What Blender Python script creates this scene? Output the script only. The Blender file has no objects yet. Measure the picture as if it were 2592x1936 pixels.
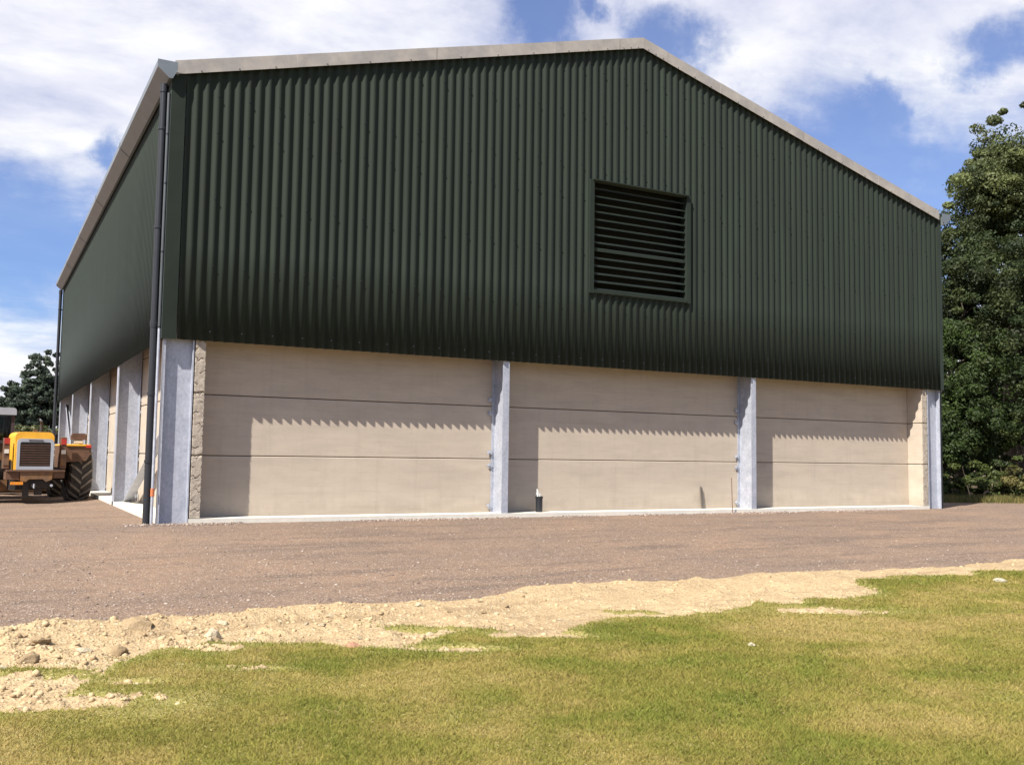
import bpy, math, random
import numpy as np
from mathutils import Vector, Matrix
C = bpy.context.scene
R = math.radians
rng = np.random.default_rng(7)
random.seed(7)

# ------------------------------------------------------------ camera, sky, sun, exposure
CAM = (-2.4666, -15.973, 1.0565); YAW, PIT, ROL = 0.49888, 0.0758, 0.01411
def setup():
    F = Vector((math.sin(YAW)*math.cos(PIT), math.cos(YAW)*math.cos(PIT), math.sin(PIT)))
    Rt = Vector((math.cos(YAW), -math.sin(YAW), 0)); U = Rt.cross(F)
    R2 = Rt*math.cos(ROL)+U*math.sin(ROL); U2 = -Rt*math.sin(ROL)+U*math.cos(ROL)
    m = Matrix((R2, U2, -F)).transposed().to_4x4(); m.translation = Vector(CAM)
    cd = bpy.data.cameras.new('camera'); co = bpy.data.objects.new('camera', cd); C.collection.objects.link(co)
    co.matrix_world = m; cd.sensor_width = 36; cd.lens = 2457.23/2592*36; cd.clip_end = 3000; cd.clip_start = .05
    C.camera = co
setup()
SUN_DIR = Vector((2.0, 1.0, -2.55)).normalized()          # the way the light travels
EL = math.asin(-SUN_DIR.z); AZ = math.atan2(-SUN_DIR.x, -SUN_DIR.y)
SUN_STRENGTH = 5.0; SKY_STRENGTH = 0.052; EXPOSURE = 0.95
sl = bpy.data.lights.new('sun', 'SUN'); sl.energy = SUN_STRENGTH; sl.angle = R(.5); sl.color = (1.0, .95, .87)
so = bpy.data.objects.new('sun', sl); C.collection.objects.link(so); so.rotation_euler = SUN_DIR.to_track_quat('-Z', 'Y').to_euler()
C.view_settings.view_transform = 'Standard'; C.view_settings.look = 'None'; C.view_settings.gamma = 1
C.view_settings.exposure = EXPOSURE
BLUE = [(0.029,0.983,0.182,0.075),(0.013,0.980,0.197,0.062),(0.064,0.982,0.177,0.052),(-.03,0.992,0.12,0.03),(0.725,0.629,0.282,0.085),
 (0.773,0.581,0.255,0.085),(0.670,0.681,0.296,0.04),(0.459,0.784,0.417,0.034),(0.471,0.785,0.402,0.032),(0.509,0.755,0.413,0.018),
 (0.561,0.728,0.395,0.03),(0.723,0.599,0.344,0.028),(0.721,0.614,0.322,0.020),(0.774,0.514,0.371,0.029),(0.631,0.703,0.328,0.026),
 (0.089,0.956,0.280,0.022),(0.752,0.588,0.297,0.035)]
def world():
    w = bpy.data.worlds.new('World'); C.world = w; w.use_nodes = True
    nt = w.node_tree; N = nt.nodes; L = nt.links; N.clear()
    out = N.new('ShaderNodeOutputWorld'); bg = N.new('ShaderNodeBackground'); L.new(bg.outputs[0], out.inputs[0])
    bg.inputs['Strength'].default_value = SKY_STRENGTH
    sky = N.new('ShaderNodeTexSky'); sky.sky_type = 'NISHITA'; sky.sun_disc = False
    sky.sun_elevation = EL; sky.sun_rotation = AZ; sky.air_density = 1.0; sky.dust_density = .6; sky.ozone_density = 2.0
    tc = N.new('ShaderNodeTexCoord'); D = tc.outputs['Generated']
    def math_(op, a, b=None, clamp=False):
        n = N.new('ShaderNodeMath'); n.operation = op; n.use_clamp = clamp
        for i, v in enumerate((a, b)):
            if v is None: continue
            if hasattr(v, 'node'): L.new(v, n.inputs[i])
            else: n.inputs[i].default_value = v
        return n.outputs[0]
    sep = N.new('ShaderNodeSeparateXYZ'); L.new(D, sep.inputs[0])
    zz = math_('ADD', math_('MAXIMUM', sep.outputs[2], 0.0), .22)
    cmb = N.new('ShaderNodeCombineXYZ'); L.new(math_('DIVIDE', sep.outputs[0], zz), cmb.inputs[0]); L.new(math_('DIVIDE', sep.outputs[1], zz), cmb.inputs[1])
    def noise(vec, sc, det, rough, off=0):
        mp = N.new('ShaderNodeMapping'); mp.inputs['Location'].default_value = (off, off*.7, off); mp.inputs['Rotation'].default_value = (0, 0, R(25)); mp.inputs['Scale'].default_value = (1.0, 1.3, 1)
        L.new(vec, mp.inputs[0])
        n = N.new('ShaderNodeTexNoise'); n.inputs['Scale'].default_value = sc; n.inputs['Detail'].default_value = det; n.inputs['Roughness'].default_value = rough
        n.inputs['Distortion'].default_value = .25
        L.new(mp.outputs[0], n.inputs['Vector']); return n.outputs['Fac']
    n1 = noise(cmb.outputs[0], 3.2, 8, .6); n2 = noise(cmb.outputs[0], 1.4, 6, .55, 3.7); n3 = noise(cmb.outputs[0], 9, 6, .62, 9)
    cov = math_('ADD', math_('MULTIPLY', math_('SUBTRACT', n1, .5), 2.0), math_('MULTIPLY', math_('SUBTRACT', n3, .5), .8))
    cov = math_('ADD', cov, .86)
    back = N.new('ShaderNodeMapRange'); back.interpolation_type = 'SMOOTHSTEP'; L.new(sep.outputs[1], back.inputs[0])      # unseen clouds behind the camera thinned to dim the fill on the gable
    back.inputs[1].default_value = .25; back.inputs[2].default_value = -.25; back.inputs[3].default_value = 0; back.inputs[4].default_value = .95
    cov = math_('SUBTRACT', cov, back.outputs[0])
    # distorted direction so that the gaps between clouds have ragged outlines
    nv = N.new('ShaderNodeTexNoise'); nv.inputs['Scale'].default_value = 7; nv.inputs['Detail'].default_value = 8; nv.inputs['Roughness'].default_value = .62; L.new(D, nv.inputs['Vector'])
    vs = N.new('ShaderNodeVectorMath'); vs.operation = 'SUBTRACT'; L.new(nv.outputs['Color'], vs.inputs[0]); vs.inputs[1].default_value = (.5, .5, .5)
    vm = N.new('ShaderNodeVectorMath'); vm.operation = 'SCALE'; L.new(vs.outputs[0], vm.inputs[0]); vm.inputs['Scale'].default_value = .16
    va = N.new('ShaderNodeVectorMath'); va.operation = 'ADD'; L.new(D, va.inputs[0]); L.new(vm.outputs[0], va.inputs[1])
    acc = None
    for x, y, z, r in BLUE:
        d = N.new('ShaderNodeVectorMath'); d.operation = 'DISTANCE'; L.new(va.outputs[0], d.inputs[0]); d.inputs[1].default_value = (x, y, z)
        mr = N.new('ShaderNodeMapRange'); mr.interpolation_type = 'SMOOTHSTEP'; L.new(d.outputs['Value'], mr.inputs[0])
        mr.inputs[1].default_value = 0; mr.inputs[2].default_value = r*1.8; mr.inputs[3].default_value = 1.75; mr.inputs[4].default_value = 0
        acc = mr.outputs[0] if acc is None else math_('MAXIMUM', acc, mr.outputs[0])
    cov = math_('SUBTRACT', cov, acc)
    mr = N.new('ShaderNodeMapRange'); mr.interpolation_type = 'SMOOTHSTEP'; L.new(cov, mr.inputs[0])
    mr.inputs[1].default_value = -.7; mr.inputs[2].default_value = 1.2; mr.inputs[3].default_value = .15; mr.inputs[4].default_value = 1.0
    ramp = N.new('ShaderNodeValToRGB'); e = ramp.color_ramp.elements
    L.new(math_('ADD', math_('MULTIPLY', n2, .5), math_('MULTIPLY', n1, .5)), ramp.inputs[0])
    e[0].position = .36; e[0].color = (6.6, 6.9, 8.6, 1); e[1].position = .60; e[1].color = (10.8, 10.8, 10.8, 1)
    m = e = ramp.color_ramp.elements.new(.48); m.color = (8.6, 8.7, 9.8, 1)
    skm = N.new('ShaderNodeMix'); skm.data_type = 'RGBA'; skm.blend_type = 'MULTIPLY'; skm.inputs['Factor'].default_value = 1
    L.new(sky.outputs[0], skm.inputs['A']); skm.inputs['B'].default_value = (.74, 1.0, 1.5, 1)
    mx = N.new('ShaderNodeMix'); mx.data_type = 'RGBA'; L.new(mr.outputs[0], mx.inputs['Factor']); L.new(skm.outputs['Result'], mx.inputs['A']); L.new(ramp.outputs[0], mx.inputs['B'])
    L.new(mx.outputs['Result'], bg.inputs['Color'])
world()

# ------------------------------------------------------------ materials
def mat(name, col, rough=.7, metal=0, var=.15, vscale=3.0, col2=None, v2scale=None, bump=0, bscale=60, attr=None, spec=.5, stretch=(1,1,1), detail=6, thr=None, trans=None):
    m = bpy.data.materials.new(name); m.use_nodes = True; nt = m.node_tree; N = nt.nodes; L = nt.links
    b = N['Principled BSDF']; b.inputs['Roughness'].default_value = rough; b.inputs['Metallic'].default_value = metal
    b.inputs['Specular IOR Level'].default_value = spec
    tc = N.new('ShaderNodeTexCoord'); mp = N.new('ShaderNodeMapping'); L.new(tc.outputs['Object'], mp.inputs[0]); mp.inputs['Scale'].default_value = stretch
    n = N.new('ShaderNodeTexNoise'); n.inputs['Scale'].default_value = vscale; n.inputs['Detail'].default_value = detail; n.inputs['Roughness'].default_value = .6
    L.new(mp.outputs[0], n.inputs['Vector'])
    mr = N.new('ShaderNodeMapRange'); L.new(n.outputs['Fac'], mr.inputs[0]); mr.inputs[1].default_value = .3; mr.inputs[2].default_value = .7
    mr.inputs[3].default_value = 1-var; mr.inputs[4].default_value = 1+var
    base = N.new('ShaderNodeMix'); base.data_type = 'RGBA'; base.blend_type = 'MULTIPLY'; base.inputs['Factor'].default_value = 1
    if attr:
        a = N.new('ShaderNodeAttribute'); a.attribute_name = attr; L.new(a.outputs['Color'], base.inputs['A'])
    elif col2:
        n2 = N.new('ShaderNodeTexNoise'); n2.inputs['Scale'].default_value = v2scale or 1; n2.inputs['Detail'].default_value = 8; n2.inputs['Roughness'].default_value = .65
        L.new(mp.outputs[0], n2.inputs['Vector'])
        r2 = N.new('ShaderNodeMapRange'); L.new(n2.outputs['Fac'], r2.inputs[0]); t = thr or (.4, .6); r2.inputs[1].default_value = t[0]; r2.inputs[2].default_value = t[1]
        mm = N.new('ShaderNodeMix'); mm.data_type = 'RGBA'; L.new(r2.outputs[0], mm.inputs['Factor']); mm.inputs['A'].default_value = (*col, 1); mm.inputs['B'].default_value = (*col2, 1)
        L.new(mm.outputs['Result'], base.inputs['A'])
    else: base.inputs['A'].default_value = (*col, 1)
    L.new(mr.outputs[0], base.inputs['B']); L.new(base.outputs['Result'], b.inputs['Base Color'])
    if bump:
        nb = N.new('ShaderNodeTexNoise'); nb.inputs['Scale'].default_value = bscale; nb.inputs['Detail'].default_value = 5; L.new(mp.outputs[0], nb.inputs['Vector'])
        bp = N.new('ShaderNodeBump'); bp.inputs['Strength'].default_value = 1; bp.inputs['Distance'].default_value = bump; L.new(nb.outputs['Fac'], bp.inputs['Height']); L.new(bp.outputs[0], b.inputs['Normal'])
    if trans:
        t = N.new('ShaderNodeBsdfTranslucent'); L.new(base.outputs['Result'], t.inputs['Color']); ms = N.new('ShaderNodeMixShader'); ms.inputs[0].default_value = trans
        L.new(b.outputs[0], ms.inputs[1]); L.new(t.outputs[0], ms.inputs[2]); L.new(ms.outputs[0], N['Material Output'].inputs['Surface'])
    return m
M = {}
M['clad'] = mat('green_cladding', (.0135,.0200,.0125), .75, var=.25, vscale=1.6, stretch=(3.2,3.2,.18), bump=.0006, bscale=90, spec=.25)
M['flash'] = mat('green_flashing', (.0125,.0190,.0120), .72, var=.2, vscale=2, spec=.22)
M['fibre'] = mat('grey_fibre_cement', (.33,.30,.27), .85, var=.12, vscale=4, col2=(.27,.25,.235), v2scale=2.5, bump=.0008, bscale=120)
M['roof'] = mat('roof_fibre_cement', (.30,.29,.28), .85, var=.12, vscale=2)
M['conc'] = mat('precast_concrete', (.42,.355,.285), .9, var=.07, vscale=2.2, col2=(.375,.32,.262), v2scale=.8, bump=.003, bscale=70, stretch=(.5,1,2.2), thr=(.35,.7), spec=.2)
def weather(m):
    nt = m.node_tree; N = nt.nodes; L = nt.links; b = N['Principled BSDF']; src = b.inputs['Base Color'].links[0].from_socket
    tc = N.new('ShaderNodeTexCoord'); sp = N.new('ShaderNodeSeparateXYZ'); L.new(tc.outputs['Object'], sp.inputs[0])
    def nz(scale, st, d=6):
        mp = N.new('ShaderNodeMapping'); mp.inputs['Scale'].default_value = st; L.new(tc.outputs['Object'], mp.inputs[0])
        n = N.new('ShaderNodeTexNoise'); n.inputs['Scale'].default_value = scale; n.inputs['Detail'].default_value = d; n.inputs['Roughness'].default_value = .65; L.new(mp.outputs[0], n.inputs['Vector']); return n.outputs['Fac']
    def mr(v, a, c, lo, hi):
        n = N.new('ShaderNodeMapRange'); n.interpolation_type = 'SMOOTHSTEP'; L.new(v, n.inputs[0])
        for i, x in enumerate((a, c, lo, hi)): n.inputs[i+1].default_value = x
        return n.outputs[0]
    def mul(a, c, op='MULTIPLY'):
        n = N.new('ShaderNodeMath'); n.operation = op; L.new(a, n.inputs[0])
        if hasattr(c, 'node'): L.new(c, n.inputs[1])
        else: n.inputs[1].default_value = c
        return n.outputs[0]
    lines = mr(nz(9, (.12, .12, 2.6), 3), .56, .64, 1, .95)                # trowel and board lines
    runs = mr(nz(5, (1.6, 1.6, .12)), .50, .75, 1, .94)                     # water runs
    blot = mr(nz(2.3, (1, 1, 1)), .5, .7, 1, .95)
    h = mul(sp.outputs[2], mul(nz(4, (1, 1, .4)), .55), 'SUBTRACT')
    mud = mr(h, -.26, .02, .86, 1)                                          # splashed dirt at the foot
    pv = N.new('ShaderNodeTexVoronoi'); pv.inputs['Scale'].default_value = 26; L.new(tc.outputs['Object'], pv.inputs['Vector']); pits = mr(pv.outputs['Distance'], .05, .12, .72, 1)
    f = mul(mul(mul(mul(lines, runs), blot), mud), pits)
    mx = N.new('ShaderNodeMix'); mx.data_type = 'RGBA'; mx.blend_type = 'MULTIPLY'; mx.inputs['Factor'].default_value = 1; L.new(src, mx.inputs['A']); L.new(f, mx.inputs['B']); L.new(mx.outputs['Result'], b.inputs['Base Color'])
M['conc'] = mat('precast_concrete', (.455,.385,.305), .9, var=.07, vscale=2.2, col2=(.42,.355,.285), v2scale=.8, bump=.003, bscale=70, stretch=(.5,1,2.2), thr=(.35,.7), spec=.2)
weather(M['conc'])
M['rough'] = mat('broken_concrete_end', (.36,.31,.25), .95, var=.22, vscale=14, col2=(.29,.25,.20), v2scale=7, bump=.004, bscale=40, spec=.2, thr=(.5,.75))
M['slab'] = mat('slab_concrete', (.60,.565,.49), .9, var=.08, vscale=5, bump=.001, bscale=80, spec=.2)
M['galv'] = mat('galvanised_steel', (.41,.425,.475), .5, .25, var=.16, vscale=26, col2=(.34,.36,.41), v2scale=5, spec=.4, thr=(.42,.62), stretch=(1,1,.7))
M['gutter'] = mat('gutter_steel', (.17,.19,.205), .42, .3, var=.1, vscale=3)
M['dark'] = mat('joint_shadow_gap', (.03,.027,.024), .95)
M['void'] = mat('painted_interior_shade', (.004,.005,.004), .95)  # near-black colour painted in for the shade inside the louvre
M['black'] = mat('black_plastic', (.018,.019,.022), .4, var=.1)
M['grout'] = mat('grout', (.45,.43,.40), .9)
M['white'] = mat('white_plastic', (.75,.74,.7), .5, var=.05)
M['tag'] = mat('orange_tape', (.55,.16,.06), .6)
M['wood'] = mat('weathered_wood', (.11,.095,.08), .85, var=.3, vscale=20, stretch=(1,1,.2))
M['rust'] = mat('rusty_rod', (.17,.10,.07), .8, var=.2, vscale=30)

for k_ in ('clad', 'flash'):
    b_ = M[k_].node_tree.nodes['Principled BSDF']; b_.inputs['Sheen Weight'].default_value = .15; b_.inputs['Sheen Roughness'].default_value = .42; b_.inputs['Sheen Tint'].default_value = (.75, .9, .95, 1)
# ------------------------------------------------------------ mesh helpers
def link(name, V, Fc, m, parent=None, smooth=False, cols=None):
    me = bpy.data.meshes.new(name); V = np.asarray(V, dtype=np.float32)
    if isinstance(Fc, np.ndarray):
        nf, k = Fc.shape
        me.vertices.add(len(V)); me.vertices.foreach_set('co', V.ravel())
        me.loops.add(nf*k); me.loops.foreach_set('vertex_index', Fc.ravel().astype(np.int32))
        me.polygons.add(nf); me.polygons.foreach_set('loop_start', np.arange(0, nf*k, k, dtype=np.int32))
        me.update(calc_edges=True)
    else:
        me.from_pydata([tuple(map(float, v)) for v in V], [], [tuple(f) for f in Fc]); me.update()
    if cols is not None:
        a = me.color_attributes.new('col', 'FLOAT_COLOR', 'POINT'); c = np.ones((len(V), 4), dtype=np.float32); c[:, :3] = cols; a.data.foreach_set('color', c.ravel())
    if smooth: me.polygons.foreach_set('use_smooth', np.ones(len(me.polygons), dtype=bool))
    me.materials.append(m); o = bpy.data.objects.new(name, me); C.collection.objects.link(o)
    if parent: o.parent = parent
    return o
def tag(o, label=None, cat=None, group=None, kind=None):
    for k, v in (('label', label), ('category', cat), ('group', group), ('kind', kind)):
        if v: o[k] = v
    return o
def empty(name, loc=(0,0,0), rz=0):
    o = bpy.data.objects.new(name, None); C.collection.objects.link(o); o.location = loc; o.rotation_euler = (0,0,rz); return o
class MB:
    def __init__(s): s.v = []; s.f = []
    def add(s, vs, fs, mtx=None):
        k = len(s.v)
        for v in vs: s.v.append(tuple(mtx @ Vector(v)) if mtx else tuple(v))
        for f in fs: s.f.append(tuple(i+k for i in f))
        return s
    def box(s, x0, x1, y0, y1, z0, z1, mtx=None, bev=0):
        if bev:
            b = min(bev, (x1-x0)*.45, (y1-y0)*.45, (z1-z0)*.45)
            # chamfered box: three nested slabs as one hull
            vs = []
            for (z, i) in ((z0, b), (z0+b, 0), (z1-b, 0), (z1, b)):
                a0, a1, c0, c1 = x0+i, x1-i, y0+i, y1-i
                vs += [(a0+b,c0,z),(a1-b,c0,z),(a1,c0+b,z),(a1,c1-b,z),(a1-b,c1,z),(a0+b,c1,z),(a0,c1-b,z),(a0,c0+b,z)]
            fs = [tuple(range(7,-1,-1)), tuple(range(24,32))]
            for r in range(3):
                for j in range(8): fs.append((r*8+j, r*8+(j+1)%8, r*8+8+(j+1)%8, r*8+8+j))
            return s.add(vs, fs, mtx)
        vs = [(x0,y0,z0),(x1,y0,z0),(x1,y1,z0),(x0,y1,z0),(x0,y0,z1),(x1,y0,z1),(x1,y1,z1),(x0,y1,z1)]
        return s.add(vs, [(3,2,1,0),(4,5,6,7),(0,1,5,4),(1,2,6,5),(2,3,7,6),(3,0,4,7)], mtx)
    def tube(s, a, b, r, r2=None, n=12):
        a = Vector(a); b = Vector(b); r2 = r if r2 is None else r2
        q = (b-a).to_track_quat('Z', 'Y'); vs = []
        for p, rr in ((a, r), (b, r2)):
            for i in range(n):
                t = 2*math.pi*i/n; vs.append(p + q @ Vector((rr*math.cos(t), rr*math.sin(t), 0)))
        fs = [(i, (i+1)%n, n+(i+1)%n, n+i) for i in range(n)] + [tuple(range(n-1,-1,-1)), tuple(range(n, 2*n))]
        return s.add(vs, fs)
    def prism(s, pts, axis, a, b):      # polygon pts in the two other axes, extruded along axis
        n = len(pts); vs = []
        for t in (a, b):
            for p, q in pts: vs.append({'x': (t,p,q), 'y': (p,t,q), 'z': (p,q,t)}[axis])
        fs = [(i, (i+1)%n, n+(i+1)%n, n+i) for i in range(n)] + [tuple(range(n-1,-1,-1)), tuple(range(n, 2*n))]
        return s.add(vs, fs)
    def lathe(s, prof, c, axis='x', n=40):
        vs = []; k = len(prof)
        for i in range(n):
            t = 2*math.pi*i/n
            for h, r in prof:
                if axis == 'x': vs.append((c[0]+h, c[1]+r*math.cos(t), c[2]+r*math.sin(t)))
                elif axis == 'z': vs.append((c[0]+r*math.cos(t), c[1]+r*math.sin(t), c[2]+h))
                else: vs.append((c[0]+r*math.cos(t), c[1]+h, c[2]+r*math.sin(t)))
        fs = []
        for i in range(n):
            for j in range(k-1): fs.append((i*k+j, ((i+1)%n)*k+j, ((i+1)%n)*k+j+1, i*k+j+1))
        return s.add(vs, fs)
    def build(s, name, m, parent=None, smooth=False):
        o = link(name, s.v, s.f, m, parent)
        import bmesh
        bm = bmesh.new(); bm.from_mesh(o.data); bmesh.ops.recalc_face_normals(bm, faces=bm.faces); bm.to_mesh(o.data); bm.free()
        if smooth:
            o.data.polygons.foreach_set('use_smooth', np.ones(len(o.data.polygons), dtype=bool))
            try: o.data.set_sharp_from_angle(angle=R(35))
            except Exception: pass
        return o
def rotbox(cx, cy, cz, sx, sy, sz, rx=0, ry=0, rz=0):
    mb = MB(); m = Matrix.Translation((cx,cy,cz)) @ Matrix.Rotation(rz,4,'Z') @ Matrix.Rotation(ry,4,'Y') @ Matrix.Rotation(rx,4,'X')
    mb.box(-sx/2, sx/2, -sy/2, sy/2, -sz/2, sz/2, m); return mb
def copy_tree(o, parent=None):
    c = o.copy(); C.collection.objects.link(c); c.parent = parent
    for ch in [x for x in C.objects if x.parent == o]: copy_tree(ch, c)
    return c

# value noise
def vnoise(x, y, s, seed=0):
    x = np.asarray(x, float)*s; y = np.asarray(y, float)*s
    xi = np.floor(x).astype(np.int64); yi = np.floor(y).astype(np.int64); fx = x-xi; fy = y-yi
    def h(a, b):
        n = (a*374761393 + b*668265263 + seed*974634777) & 0xffffffff
        n = ((n ^ (n >> 13))*1274126177) & 0xffffffff
        return ((n ^ (n >> 16)) & 0xffff)/65535.0
    fx = fx*fx*(3-2*fx); fy = fy*fy*(3-2*fy)
    return (h(xi,yi)*(1-fx)+h(xi+1,yi)*fx)*(1-fy)+(h(xi,yi+1)*(1-fx)+h(xi+1,yi+1)*fx)*fy - .5
def fbm(x, y, s, o=4, seed=0, g=.5):
    r = 0; a = 1
    for i in range(o): r = r + a*vnoise(x, y, s*2**i, seed+i); a *= g
    return r

# ------------------------------------------------------------ terrain
def gz(x, y):
    x = np.asarray(x, float); y = np.asarray(y, float)
    t = np.clip((-1-y)/8, 0, 1); t = t*t*(3-2*t)
    s = np.clip((y-.3)/9, 0, 1)*np.clip((.0-x)/1.0, 0, 1)
    e = np.clip((y-1)/6, 0, 1)*np.clip((x-18.6)/2, 0, 1)
    return -.078-.372*t-.075*s - .02*e
TOPX = np.array([-6,-2.26,-1.68,-1.03,-.393,.338,1.136,2.038,2.807,3.797,5.311,6.609,8.028,9.611,11.25,16])
TOPY = np.array([-7.2,-7.13,-7.1,-6.913,-7.12,-7.087,-7.053,-6.959,-6.577,-6.485,-6.767,-6.75,-6.756,-6.763,-6.811,-6.9])
BOTX = np.array([-6,-2.296,-2.069,-1.852,-1.726,-1.478,-1.258,-.844,-.425,-.132,.072,.366,.73,1.229,1.56,1.8,2.15,2.662,3.027,3.83,4.61,5.014,6.27,6.928,7.887,9.177,10.01,16])
BOTY = np.array([-9.9,-9.7,-9.557,-9.236,-9.121,-8.668,-8.424,-8.55,-8.34,-8.605,-8.928,-8.982,-8.899,-8.59,-9.0,-9.05,-8.97,-8.599,-8.643,-8.519,-8.218,-8.367,-8.295,-7.659,-7.55,-7.60,-7.85,-8.6])
def top_s(x, y): return np.interp(x, TOPX, TOPY)-y + fbm(x, y, 1.1, 5, 3)*.32
PATCH = [(-.90,-9.18,.30,.055),(.72,-9.27,.30,.10),(4.85,-8.95,.55,.16),(1.55,-8.98,.45,.14),(-2.1,-9.62,.6,.2),(.3,-8.8,.2,.05),(-1.55,-9.3,.16,.05)]
def lawn_s(x, y):
    s = np.interp(x, BOTX, BOTY)-y + fbm(x, y, 1.3, 5, 11, .55)*.42
    for px, py, a, b in PATCH:
        u = (x-px)*.878-(y-py)*.478; v = (x-px)*.478+(y-py)*.878
        q = np.sqrt((u/a)**2+(v/b)**2); s = np.minimum(s, (q-1)*.25 + fbm(x, y, 5, 3, 21)*.16)
    # tufts creeping into the bare strip
    for px, py, a, b in ((.95,-8.35,.30,.09),(-2.0,-8.75,.5,.09),(3.1,-8.35,.25,.06),(-1.3,-9.0,.5,.2),(-.5,-8.5,.4,.12)):
        u = (x-px)*.878-(y-py)*.478; v = (x-px)*.478+(y-py)*.878
        q = np.sqrt((u/a)**2+(v/b)**2); s = np.maximum(s, (1-q)*.12 + fbm(x, y, 6, 3, 31)*.14)
    return s
def soil_z(x, y):
    s = top_s(x, y); m = np.clip(s*.35-.012, -.06, .03)
    edge = np.exp(-((s-.35)/.4)**2)*np.clip((1.5-x)/3.5, 0, 1)      # a low ridge of pushed-up earth at the left
    lumps = np.clip(fbm(x, y, 9, 4, 41), 0, 1); sink = np.clip(lawn_s(x, y)-.03, 0, .4)*.5
    rough = np.clip((4-x)/5, .5, 1)
    return gz(x, y) - sink + m + edge*.055 + fbm(x, y, 2.2, 4, 51)*.035 + lumps*.075*rough*np.clip(s*4, 0, 1)
def lawn_z(x, y):
    s = lawn_s(x, y)
    return gz(x, y) + .03 + fbm(x, y, 2.2, 4, 51)*.022 + np.clip(s*.3, -.12, .015) + fbm(x, y, .5, 2, 61)*.03

def grid(name, xs, ys, zf, m, keep=None, smooth=True):
    X, Y = np.meshgrid(xs, ys); Z = zf(X, Y); nx, ny = len(xs), len(ys)
    V = np.stack([X.ravel(), Y.ravel(), Z.ravel()], 1)
    i = np.arange(nx-1)[None, :]+np.arange(ny-1)[:, None]*nx
    Fc = np.stack([i, i+1, i+1+nx, i+nx], -1).reshape(-1, 4)
    if keep is not None:
        k = keep(X, Y).ravel(); Fc = Fc[k[Fc].any(1)]
        used = np.unique(Fc); remap = -np.ones(len(V), int); remap[used] = np.arange(len(used)); V = V[used]; Fc = remap[Fc]
    return link(name, V, Fc, m, smooth=smooth)
def steps(*seg):
    out = [seg[0][0]]
    for a, b, d in seg:
        n = max(1, int(round((b-a)/d))); out += list(np.linspace(a, b, n+1)[1:])
    return np.array(out)

def ground_mat(name, cols, stones):
    """speckled ground: large patches, fine grit and scattered pale or dark specks"""
    m = bpy.data.materials.new(name); m.use_nodes = True; nt = m.node_tree; N = nt.nodes; L = nt.links
    b = N['Principled BSDF']; b.inputs['Roughness'].default_value = .95; b.inputs['Specular IOR Level'].default_value = .2
    tc = N.new('ShaderNodeTexCoord')
    def nz(s, d=6, r=.6):
        n = N.new('ShaderNodeTexNoise'); n.inputs['Scale'].default_value = s; n.inputs['Detail'].default_value = d; n.inputs['Roughness'].default_value = r
        L.new(tc.outputs['Object'], n.inputs['Vector']); return n.outputs['Fac']
    def mixc(f, a, c, lo, hi):
        r = N.new('ShaderNodeMapRange'); L.new(f, r.inputs[0]); r.inputs[1].default_value = lo; r.inputs[2].default_value = hi
        x = N.new('ShaderNodeMix'); x.data_type = 'RGBA'; L.new(r.outputs[0], x.inputs['Factor'])
        for s, v in (('A', a), ('B', c)):
            if hasattr(v, 'node'): L.new(v, x.inputs[s])
            else: x.inputs[s].default_value = (*v, 1)
        return x.outputs['Result']
    c = mixc(nz(.55), cols[0], cols[1], .38, .62)
    c = mixc(nz(7), c, cols[2], .48, .75)
    mp = N.new('ShaderNodeMapping'); mp.inputs['Scale'].default_value = (.16, 1.0, 1); mp.inputs['Rotation'].default_value = (0, 0, R(-14)); L.new(tc.outputs['Object'], mp.inputs[0])
    tr = N.new('ShaderNodeTexNoise'); tr.inputs['Scale'].default_value = 2.6; tr.inputs['Detail'].default_value = 6; tr.inputs['Roughness'].default_value = .65; L.new(mp.outputs[0], tr.inputs['Vector'])
    c = mixc(tr.outputs['Fac'], c, tuple(v*.86 for v in cols[2]), .52, .62)
    c = mixc(nz(55, 3, .7), c, cols[3], .5, .72)
    vo = N.new('ShaderNodeTexVoronoi'); vo.inputs['Scale'].default_value = stones[0]; L.new(tc.outputs['Object'], vo.inputs['Vector'])
    hs = N.new('ShaderNodeSeparateColor'); L.new(vo.outputs['Color'], hs.inputs[0])
    c = mixc(hs.outputs[0], c, stones[1], .90, .95)
    c = mixc(hs.outputs[1], c, stones[2], .80, .95)
    L.new(c, b.inputs['Base Color'])
    ad = N.new('ShaderNodeMath'); ad.operation = 'ADD'; L.new(nz(45, 5, .7), ad.inputs[0]); L.new(vo.outputs['Distance'], ad.inputs[1])
    bp = N.new('ShaderNodeBump'); bp.inputs['Distance'].default_value = stones[3]; L.new(ad.outputs[0], bp.inputs['Height']); L.new(bp.outputs[0], b.inputs['Normal'])
    return m
M['gravel'] = ground_mat('gravel', ((.235,.155,.103),(.172,.123,.092),(.15,.108,.083),(.29,.205,.14)), (85, (.42,.34,.27), (.14,.10,.085), .008))
M['soil'] = ground_mat('sandy_soil', ((.42,.315,.18),(.36,.262,.148),(.31,.218,.122),(.47,.36,.21)), (45, (.48,.39,.25), (.29,.20,.115), .012))
M['turf'] = ground_mat('turf', ((.235,.20,.062),(.20,.185,.052),(.28,.22,.088),(.175,.16,.048)), (60, (.36,.30,.14), (.17,.15,.05), .008))

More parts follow.
